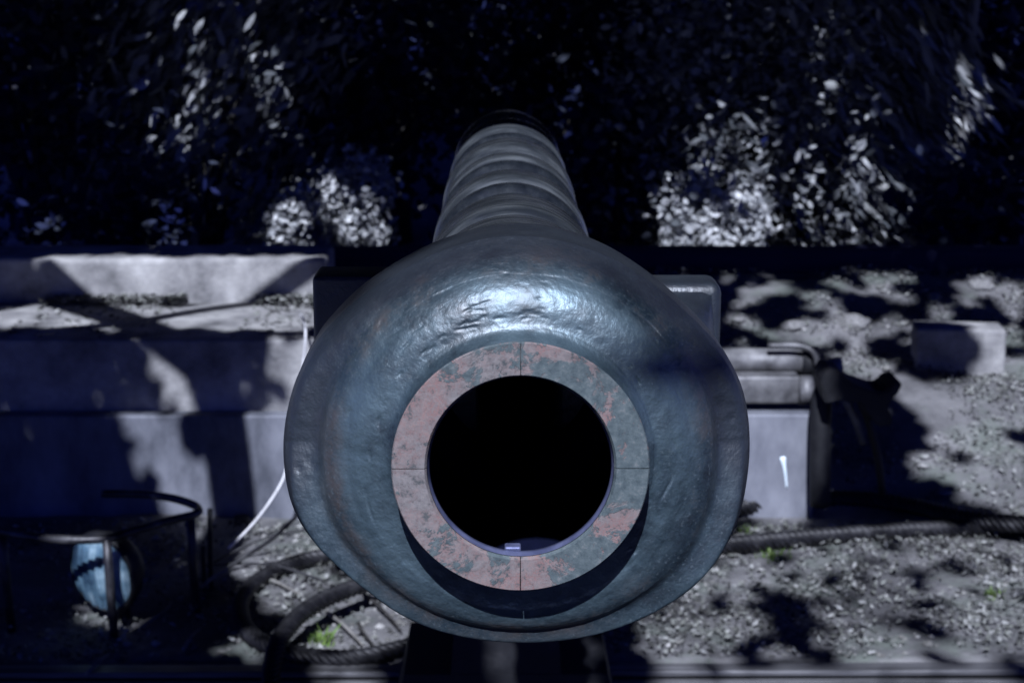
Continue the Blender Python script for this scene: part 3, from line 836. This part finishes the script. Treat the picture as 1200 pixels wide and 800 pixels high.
# ------------------------------------------------------------------ bushes and trunks behind the beam
def leaf_quads(C, L, W, seed, flat=.0, up=None):
    """diamond leaves centred at C (n,3) with length L and width W arrays"""
    r_ = np.random.default_rng(seed)
    n = len(C)
    t = r_.normal(size=(n, 3)); t[:, 2] *= (1 - flat)
    if up is not None: t = t * (1 - up[3]) + np.array(up[:3]) * up[3] * 2
    t /= np.linalg.norm(t, axis=1)[:, None]
    h = r_.normal(size=(n, 3)); s = np.cross(t, h); s /= np.linalg.norm(s, axis=1)[:, None]
    nn = np.cross(t, s)
    L = L[:, None]; W = W[:, None]
    bend = nn * L * r_.uniform(-.12, .12, size=(n, 1))
    return np.stack([C - t * L / 2 + bend, C - t * L * .2 - s * W / 2, C + t * L * .18 - s * W * .46, C + t * L / 2 + bend, C + t * L * .18 + s * W * .46, C - t * L * .2 + s * W / 2], axis=1)

def bush(px, Y, w, h, n, mat, label, seed, leaf=(.06, .13), aspect=.45, up=None):
    r_ = np.random.default_rng(seed)
    base = at(px, 250, Y); gz = ground_z(base.x, Y)
    root = empty('bush', (base.x, Y, gz))
    tag(root, label, 'bush', 'bushes behind the beam')
    # stems
    tips = []
    V, F = [], []
    for k in range(9):
        a = r_.uniform(0, 2 * PI); rr = r_.uniform(.2, .8)
        tip = Vector((base.x + math.cos(a) * w * rr, Y + math.sin(a) * w * .6 * rr, gz + h * r_.uniform(.6, .95)))
        p0 = Vector((base.x + r_.uniform(-.08, .08), Y + r_.uniform(-.08, .08), gz - .05))
        md = (p0 + tip) / 2 + Vector((0, 0, h * .12))
        v, f = tube(smooth_path([p0, md, tip], 8), [.022 - .002 * i for i in range(9)], 6)
        o0 = len(V); V += v; F += [tuple(i + o0 for i in q) for q in f]
        tips += [md, tip, (md + tip) / 2]
    mesh_obj('stems', V, F, M['bark'], root, True)
    # leaf clumps spread over the volume
    nc = 34
    cc = []
    for k in range(nc):
        a = r_.uniform(0, 2 * PI); rr = math.sqrt(r_.uniform(0, 1)); zz = r_.uniform(.05, 1)
        env = math.sqrt(max(.08, 1 - (zz - .35) ** 2 * 1.6))
        cc.append((base.x + math.cos(a) * rr * w * env, Y + math.sin(a) * rr * w * .65 * env, gz + zz * h))
    for t_ in tips: cc.append(tuple(t_))
    cc = np.array(cc)
    idx = r_.integers(0, len(cc), n)
    C = cc[idx] + r_.normal(size=(n, 3)) * np.array([.17, .17, .14]) * (w / .8)
    C[:, 2] = np.maximum(C[:, 2], gz + .01)
    L = r_.uniform(*leaf, size=n); W = L * r_.uniform(aspect * .7, aspect * 1.3, size=n)
    quads_mesh('foliage', leaf_quads(C, L, W, seed + 1, .3, up), 6, mat, root)
    return root

bush(835, 8.7, .30, .62, 4200, M['leaf_sunfleck'], 'low shrub standing in for a sun patch just above the beam at right', 120, (.025, .06), .6)
bush(338, 8.6, .14, .62, 1500, M['leaf_sunfleck'], 'narrow upright shrub standing in for a sun fleck in the dark left of the barrel', 121, (.025, .05), .6)
bush(418, 8.9, .22, .78, 2600, M['leaf_sunfleck'], 'rounded shrub standing in for a sun fleck close left of the barrel', 122, (.025, .05), .6)
bush(870, 9.3, .80, 1.5, 9000, M['leaf_sunlit'], 'sunlit bush, sun brightness in its leaf colour, behind the low sun-patch shrub', 101, (.03, .085))
bush(1010, 9.5, .70, 1.65, 5000, M['leaf_sunlit'], 'leaning bush with long narrow leaves right of the sunlit one', 102, (.09, .22), .16, (.5, -.1, -.55, .75))
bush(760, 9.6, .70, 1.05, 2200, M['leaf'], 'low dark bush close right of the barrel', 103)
bush(240, 10.0, .9, 1.85, 4200, M['leaf_sunlit'], 'tall bush with slanting leaves behind the concrete wall', 104, (.07, .15), .3, (.5, -.1, .6, .6))
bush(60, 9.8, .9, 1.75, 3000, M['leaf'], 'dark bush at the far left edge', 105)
bush(430, 10.6, .9, 1.85, 3200, M['leaf'], 'dark bush behind the rounded sun-fleck shrub', 106)
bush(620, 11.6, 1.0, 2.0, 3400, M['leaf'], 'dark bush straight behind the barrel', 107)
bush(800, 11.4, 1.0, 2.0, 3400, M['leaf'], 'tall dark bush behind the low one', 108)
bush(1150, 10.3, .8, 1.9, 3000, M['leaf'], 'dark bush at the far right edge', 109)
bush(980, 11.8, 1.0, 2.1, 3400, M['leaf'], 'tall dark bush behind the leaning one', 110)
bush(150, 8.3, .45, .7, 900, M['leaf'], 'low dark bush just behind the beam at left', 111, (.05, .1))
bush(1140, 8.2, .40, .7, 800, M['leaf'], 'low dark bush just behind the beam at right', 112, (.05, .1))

def trunk_tree(px, Y, r, hgt, mat, label, seed, lean=0.0, crown=None, base=None):
    """a tree whose trunk stands in or near the view and whose crown is overhead"""
    p = at(px, 250, Y) if base is None else Vector((base[0], base[1], 0))
    gz = ground_z(p.x, p.y)
    root = empty('tree', (p.x, p.y, gz))
    tag(root, label, 'tree', 'trees round the yard')
    pts = [Vector((p.x + lean * t * t + .05 * mnoise.noise(Vector((seed, t * 3, 0))), p.y + .05 * mnoise.noise(Vector((seed, 9, t * 3))), gz - .1 + t * hgt)) for t in [i / 10 for i in range(11)]]
    V, F = tube(smooth_path(pts, 40), [r * (1.25 - .25 * min(1, i / 6)) * (1 - .6 * i / 40) for i in range(41)], 14)
    mesh_obj('trunk', V, F, mat, root, True)
    return root, pts

def crown_leaves(root, C, seed, leaf=(.09, .16)):
    r_ = np.random.default_rng(seed)
    n = len(C)
    L = r_.uniform(*leaf, size=n); W = L * r_.uniform(.45, .75, size=n)
    return quads_mesh('crown', leaf_quads(C, L, W, seed, .5), 6, M['canopy'], root)

trees = []
for (px, Y, r, lab, mt, ln) in ((1122, 9.5, .05, 'slim tree with pale mottled bark at right', 'bark_pale', .1), (466, 12.2, .09, 'dark slim tree left of the barrel end', 'bark', -.2),
                                (70, 11.5, .16, 'thick dark tree at the far left of the bushes', 'bark', .1), (700, 13.2, .15, 'dark tree behind the barrel, right of its far end', 'bark', .2), (1185, 12.2, .14, 'thick tree by the right edge of the view', 'bark_pale', 0.0)):
    trees.append(trunk_tree(px, Y, r, 4.8, M[mt], lab, px, ln))
for (bx, by, r, lab) in ((-3.3, 3.6, .20, 'tree beside the yard left of the headlight, out of the picture'), (3.4, 4.4, .20, 'tree beside the yard right of the ropes, out of the picture'), (-3.9, 7.6, .18, 'tree at the left end of the beam'), (3.8, 8.0, .18, 'tree at the right end of the beam'), (-3.0, -3.4, .2, 'unseen tree added for shade behind the viewer on the left'), (3.1, -2.6, .2, 'unseen tree added for shade behind the viewer on the right')):
    trees.append(trunk_tree(0, 0, r, 4.6, M['bark'], lab, bx * 3, 0.0, base=(bx, by)))

# ------------------------------------------------------------------ overhead crowns with gaps where the sun comes through
WIN = []                                       # (point, radius, share of leaves kept)
def win(px, py, Y, rpx, keep=0.0, margin=.05):
    P = at(px, py, Y)
    WIN.append((P, rpx * Y / FPX + margin, keep))
for k in range(13):
    WIN.append((GUN + Vector((0, .02 + k * .125, 0)), .31 if k == 0 else (.26 if k == 1 else (.19 if k < 9 else .14)), 0.0))
WIN.append((GUN + Vector((.14, .26, .05)), .10, 0.0))
# left wall, step and plate
for (x, y, r_) in ((82, 325, 16), (142, 330, 24), (165, 325, 20), (235, 330, 16), (262, 330, 24), (290, 332, 20), (340, 330, 20), (360, 325, 18)): win(x, y, Y3, r_, 0, .07)
for (x, y, r_) in ((40, 376, 26), (75, 380, 24), (5, 372, 26), (130, 388, 24), (165, 384, 30), (205, 388, 26), (200, 364, 22), (240, 372, 30), (280, 374, 32), (315, 378, 32), (345, 385, 30)): win(x, y, 5.75, r_, 0, .07)
for (x, y, r_) in ((140, 440, 20), (170, 430, 30), (175, 460, 30), (200, 450, 22), (160, 410, 24), (312, 440, 26), (330, 460, 26), (335, 420, 24)): win(x, y, 5.37, r_, .30, .045)
for (x, y, r_) in ((190, 520, 16), (215, 575, 18), (320, 510, 28), (330, 550, 28), (300, 580, 26), (260, 590, 22), (345, 590, 26)): win(x, y, 5.3, r_, .0, .06)
for (x, y, r_) in ((357, 400, 10), (354, 435, 10), (347, 470, 10)): win(x, y, 5.26, r_)
# yard at left
for (x, y, r_) in ((260, 625, 26), (300, 620, 32), (350, 625, 34), (400, 640, 40), (300, 660, 30), (340, 690, 40), (390, 700, 44), (430, 720, 40), (380, 745, 34), (450, 745, 36), (470, 700, 40), (285, 760, 12)): win(x, y, atz(x, y, 0).y, r_)
win(112, 655, HY, 22); win(118, 690, HY, 26); win(140, 700, HY, 14)
win(195, 615, HY, 10); win(205, 585, HY + .2, 10)
# yard and bank at right
for (x, y, r_) in ((780, 700, 40), (800, 740, 34), (840, 690, 40), (850, 730, 30), (890, 670, 34), (950, 655, 34), (880, 640, 30), (940, 625, 30), (1000, 650, 40), (1000, 690, 40), (1000, 740, 40), (1050, 680, 44), (1060, 730, 44), (1100, 690, 46), (1120, 740, 44), (1150, 680, 44), (1180, 730, 44), (1190, 670, 40), (1150, 640, 40), (1080, 640, 36), (970, 710, 24), (860, 787, 30), (920, 787, 30), (980, 787, 30), (1040, 787, 28), (1110, 787, 22), (1170, 787, 18), (415, 797, 22), (800, 787, 22)):
    win(x, y, atz(x, y, 0).y, r_ * 1.05, .05, .06)
for (x, y, r_) in ((890, 510, 24), (915, 520, 26), (940, 520, 20), (900, 550, 26), (930, 555, 22), (885, 575, 16)): win(x, y, 5.32, r_, 0, .07)
for (x, y, r_) in ((890, 455, 28), (930, 455, 26), (880, 424, 26), (920, 424, 26), (860, 440, 26)): win(x, y, 5.6, r_, 0, .08)
for (x, y, Y, r_) in ((1075, 450, 6.1, 30), (1110, 470, 6.0, 36), (1160, 460, 6.1, 40), (1190, 490, 6.0, 36), (1130, 510, 5.8, 36), (1180, 540, 5.65, 36), (1150, 570, 5.5, 34), (1190, 590, 5.4, 30), (1090, 550, 5.6, 20), (1030, 425, 6.2, 22), (1000, 410, 6.25, 20), (1140, 400, 6.2, 30), (1160, 405, 6.2, 24), (1150, 382, 6.25, 26),
                      (925, 378, 6.5, 22), (960, 372, 6.5, 24), (1000, 372, 6.55, 26), (1045, 372, 6.6, 20), (880, 345, 6.8, 14), (905, 335, 6.9, 14), (1030, 330, 7.0, 18), (1150, 335, 6.9, 14), (1190, 340, 6.9, 14), (1100, 362, 6.7, 16), (870, 370, 6.6, 12), (1060, 345, 6.8, 10), (960, 345, 6.8, 10), (1190, 420, 6.2, 20)):
    win(x, y, Y, r_ * (.75 if y < 385 and not 1130 < x < 1165 else 1), 0, .035 if y < 385 else .05)
rs = random.Random(5)
for _ in range(46):
    x, y = rs.uniform(850, 1200), rs.uniform(322, 400)
    win(x, y, 7.1 - (y - 318) * .0083, rs.uniform(3, 9), 0, .03)
# sun flecks on shrubs, bushes and trunks
for (x, y, Y, r_) in ((835, 268, 8.35, 40), (800, 255, 8.5, 22), (865, 280, 8.4, 26), (338, 262, 8.45, 26), (424, 238, 8.65, 26), (385, 230, 8.8, 18), (320, 218, 9.4, 7),
                      (772, 260, 8.9, 18), (785, 235, 8.9, 12), (880, 240, 8.8, 24), (900, 270, 8.7, 20), (895, 215, 8.8, 14), (870, 180, 8.8, 14), (885, 165, 8.8, 18), (830, 158, 8.9, 20), (905, 180, 8.8, 12), (890, 140, 8.9, 9), (860, 130, 8.9, 8),
                      (955, 250, 9.0, 22), (980, 270, 9.0, 22), (1010, 185, 9.0, 20), (1025, 205, 9.0, 18), (1040, 235, 9.0, 20), (960, 150, 9.1, 9), (950, 100, 9.2, 6), (985, 110, 9.2, 5), (1050, 270, 9.0, 14), (1000, 240, 9.0, 14), (930, 230, 9.0, 10),
                      (970, 53, 9.4, 8), (763, 75, 10.6, 7), (750, 50, 10.6, 5), (655, 85, 10.9, 12), (670, 50, 10.9, 10), (570, 15, 11, 14), (585, 30, 11, 10), (480, 25, 10.2, 10), (470, 35, 10.2, 7), (422, 36, 10.2, 6),
                      (285, 15, 9.4, 14), (300, 35, 9.4, 16), (315, 50, 9.4, 14), (290, 50, 9.4, 10), (205, 25, 9.4, 8), (240, 32, 9.4, 8), (222, 75, 9.4, 9), (195, 85, 9.4, 10), (208, 92, 9.4, 8), (188, 110, 9.4, 10), (195, 122, 9.4, 8), (178, 128, 9.4, 9), (230, 48, 9.4, 8), (145, 175, 9.5, 7), (172, 170, 9.5, 7), (235, 157, 9.5, 7), (257, 141, 9.5, 7),
                      (200, 260, 8.2, 14), (245, 240, 8.6, 10), (275, 234, 8.6, 9), (55, 277, 8.2, 10), (310, 285, 8.0, 12), (205, 282, 8.0, 10), (465, 140, 12.1, 14), (464, 125, 12.1, 10), (480, 240, 9.2, 10),
                      (1122, 120, 9.45, 9), (1122, 150, 9.45, 10), (1120, 180, 9.45, 9), (1185, 100, 12.0, 7), (1175, 50, 12.0, 6), (1185, 180, 12.0, 8), (1065, 125, 9.8, 5), (1140, 190, 9.8, 10), (80, 20, 9.4, 10), (65, 230, 9.2, 7)):
    win(x, y, Y, r_ * (1.15 if x > 740 and y > 90 else .9), .03, .06 if Y < 8.7 else .028)

# dense foliage overhead
N = 380000
C = np.empty((N, 3))
C[:, 0] = rng.uniform(-5.2, 5.2, N)
C[:, 1] = rng.uniform(-8.5, 19.0, N)  # crowns extended behind the viewer to cut fill light on the gun
C[:, 2] = rng.uniform(2.75, 4.6, N) + .25 * np.sin(C[:, 0] * 1.7) + .2 * np.cos(C[:, 1] * 1.3) + np.maximum(0, C[:, 1] - 12.5) * .33
S = np.array(SUN)
keep = np.ones(N, bool)
rnd = rng.uniform(size=N)
for (P, rr, kp) in WIN:
    D = C - np.array(P)
    t = D @ S
    d = np.linalg.norm(D - t[:, None] * S, axis=1)
    keep &= ~((d < rr) & (t > 0) & (rnd > kp))
shade = np.zeros(N, bool)                     # unseen leaf clumps added to shade chosen spots
for (P, rr) in ((GUN + Vector((-.15, .268, .045)), .075), (GUN + Vector((0, 1.85, 0)), .15), (Vector((-.75, EDGE_Y - .06, -.05)), .12), (Vector((-1.7, EDGE_Y + .2, 0)), .40), (at(925, 715, atz(925, 715, 0).y), .05), (at(30, 520, 5.3), .35), (at(1098, 410, 6.2), .13), (at(1020, 540, 5.4), .12)):
    D = C - np.array(P)
    t = D @ S
    shade |= (np.linalg.norm(D - t[:, None] * S, axis=1) < rr) & (t > 0)
D = C - np.array(GUN + Vector((.112, .05, .060)))   # unseen leaf spray added to shade the gun's right shoulder
t = D @ S
shade |= (np.linalg.norm(D - t[:, None] * S, axis=1) < .026) & (t > 0) & (rnd > .74)
C = C[keep | shade]
# each leaf belongs to the nearest tree
tx = np.array([[r.location.x, r.location.y] for r, _ in trees])
near = np.argmin(((C[:, None, :2] - tx[None]) ** 2).sum(2), axis=1)
for i, (root, pts) in enumerate(trees):
    Ci = C[near == i]
    if len(Ci): crown_leaves(root, Ci, 300 + i)
    V, F = [], []
    r_ = random.Random(i)
    for k in range(7):
        p0 = pts[5 + (k % 5)] if len(pts) > 9 else pts[-1]
        p0 = pts[7 + k % 4]
        a = 2 * PI * k / 7 + r_.uniform(-.3, .3)
        tip = p0 + Vector((math.cos(a) * 1.6, math.sin(a) * 1.6, r_.uniform(.2, .8)))
        md = (p0 + tip) / 2 + Vector((r_.uniform(-.15, .15), r_.uniform(-.15, .15), .15))
        if tip.y < 3.2 and abs(tip.x) < 1.6: continue
        v, f = tube(smooth_path([p0, md, tip], 10), [.05 - .004 * j for j in range(11)], 8)
        o0 = len(V); V += v; F += [tuple(q + o0 for q in fc) for fc in f]
    if V: mesh_obj('limbs', V, F, M['bark'], root, True)
# limbs whose shadows cross the steps
def shadow_limb(root, pts, w, t):
    P = [at(x, y, Y) + SUN * t for (x, y, Y) in pts]
    V, F = tube(smooth_path(P, 16), w, 8)
    mesh_obj('limb', V, F, M['bark'], root, True)
lt = trees[5][0]
shadow_limb(lt, [(390, 352, 6.2), (250, 362, 5.9), (130, 372, 5.6), (-60, 398, 5.4)], .035, 2.6)
shadow_limb(lt, [(60, 352, 6.1), (130, 372, 5.8), (200, 396, 5.4), (252, 440, 5.37), (268, 540, 5.3), (250, 660, 4.9), (190, 800, 4.2)], .075, 2.8)
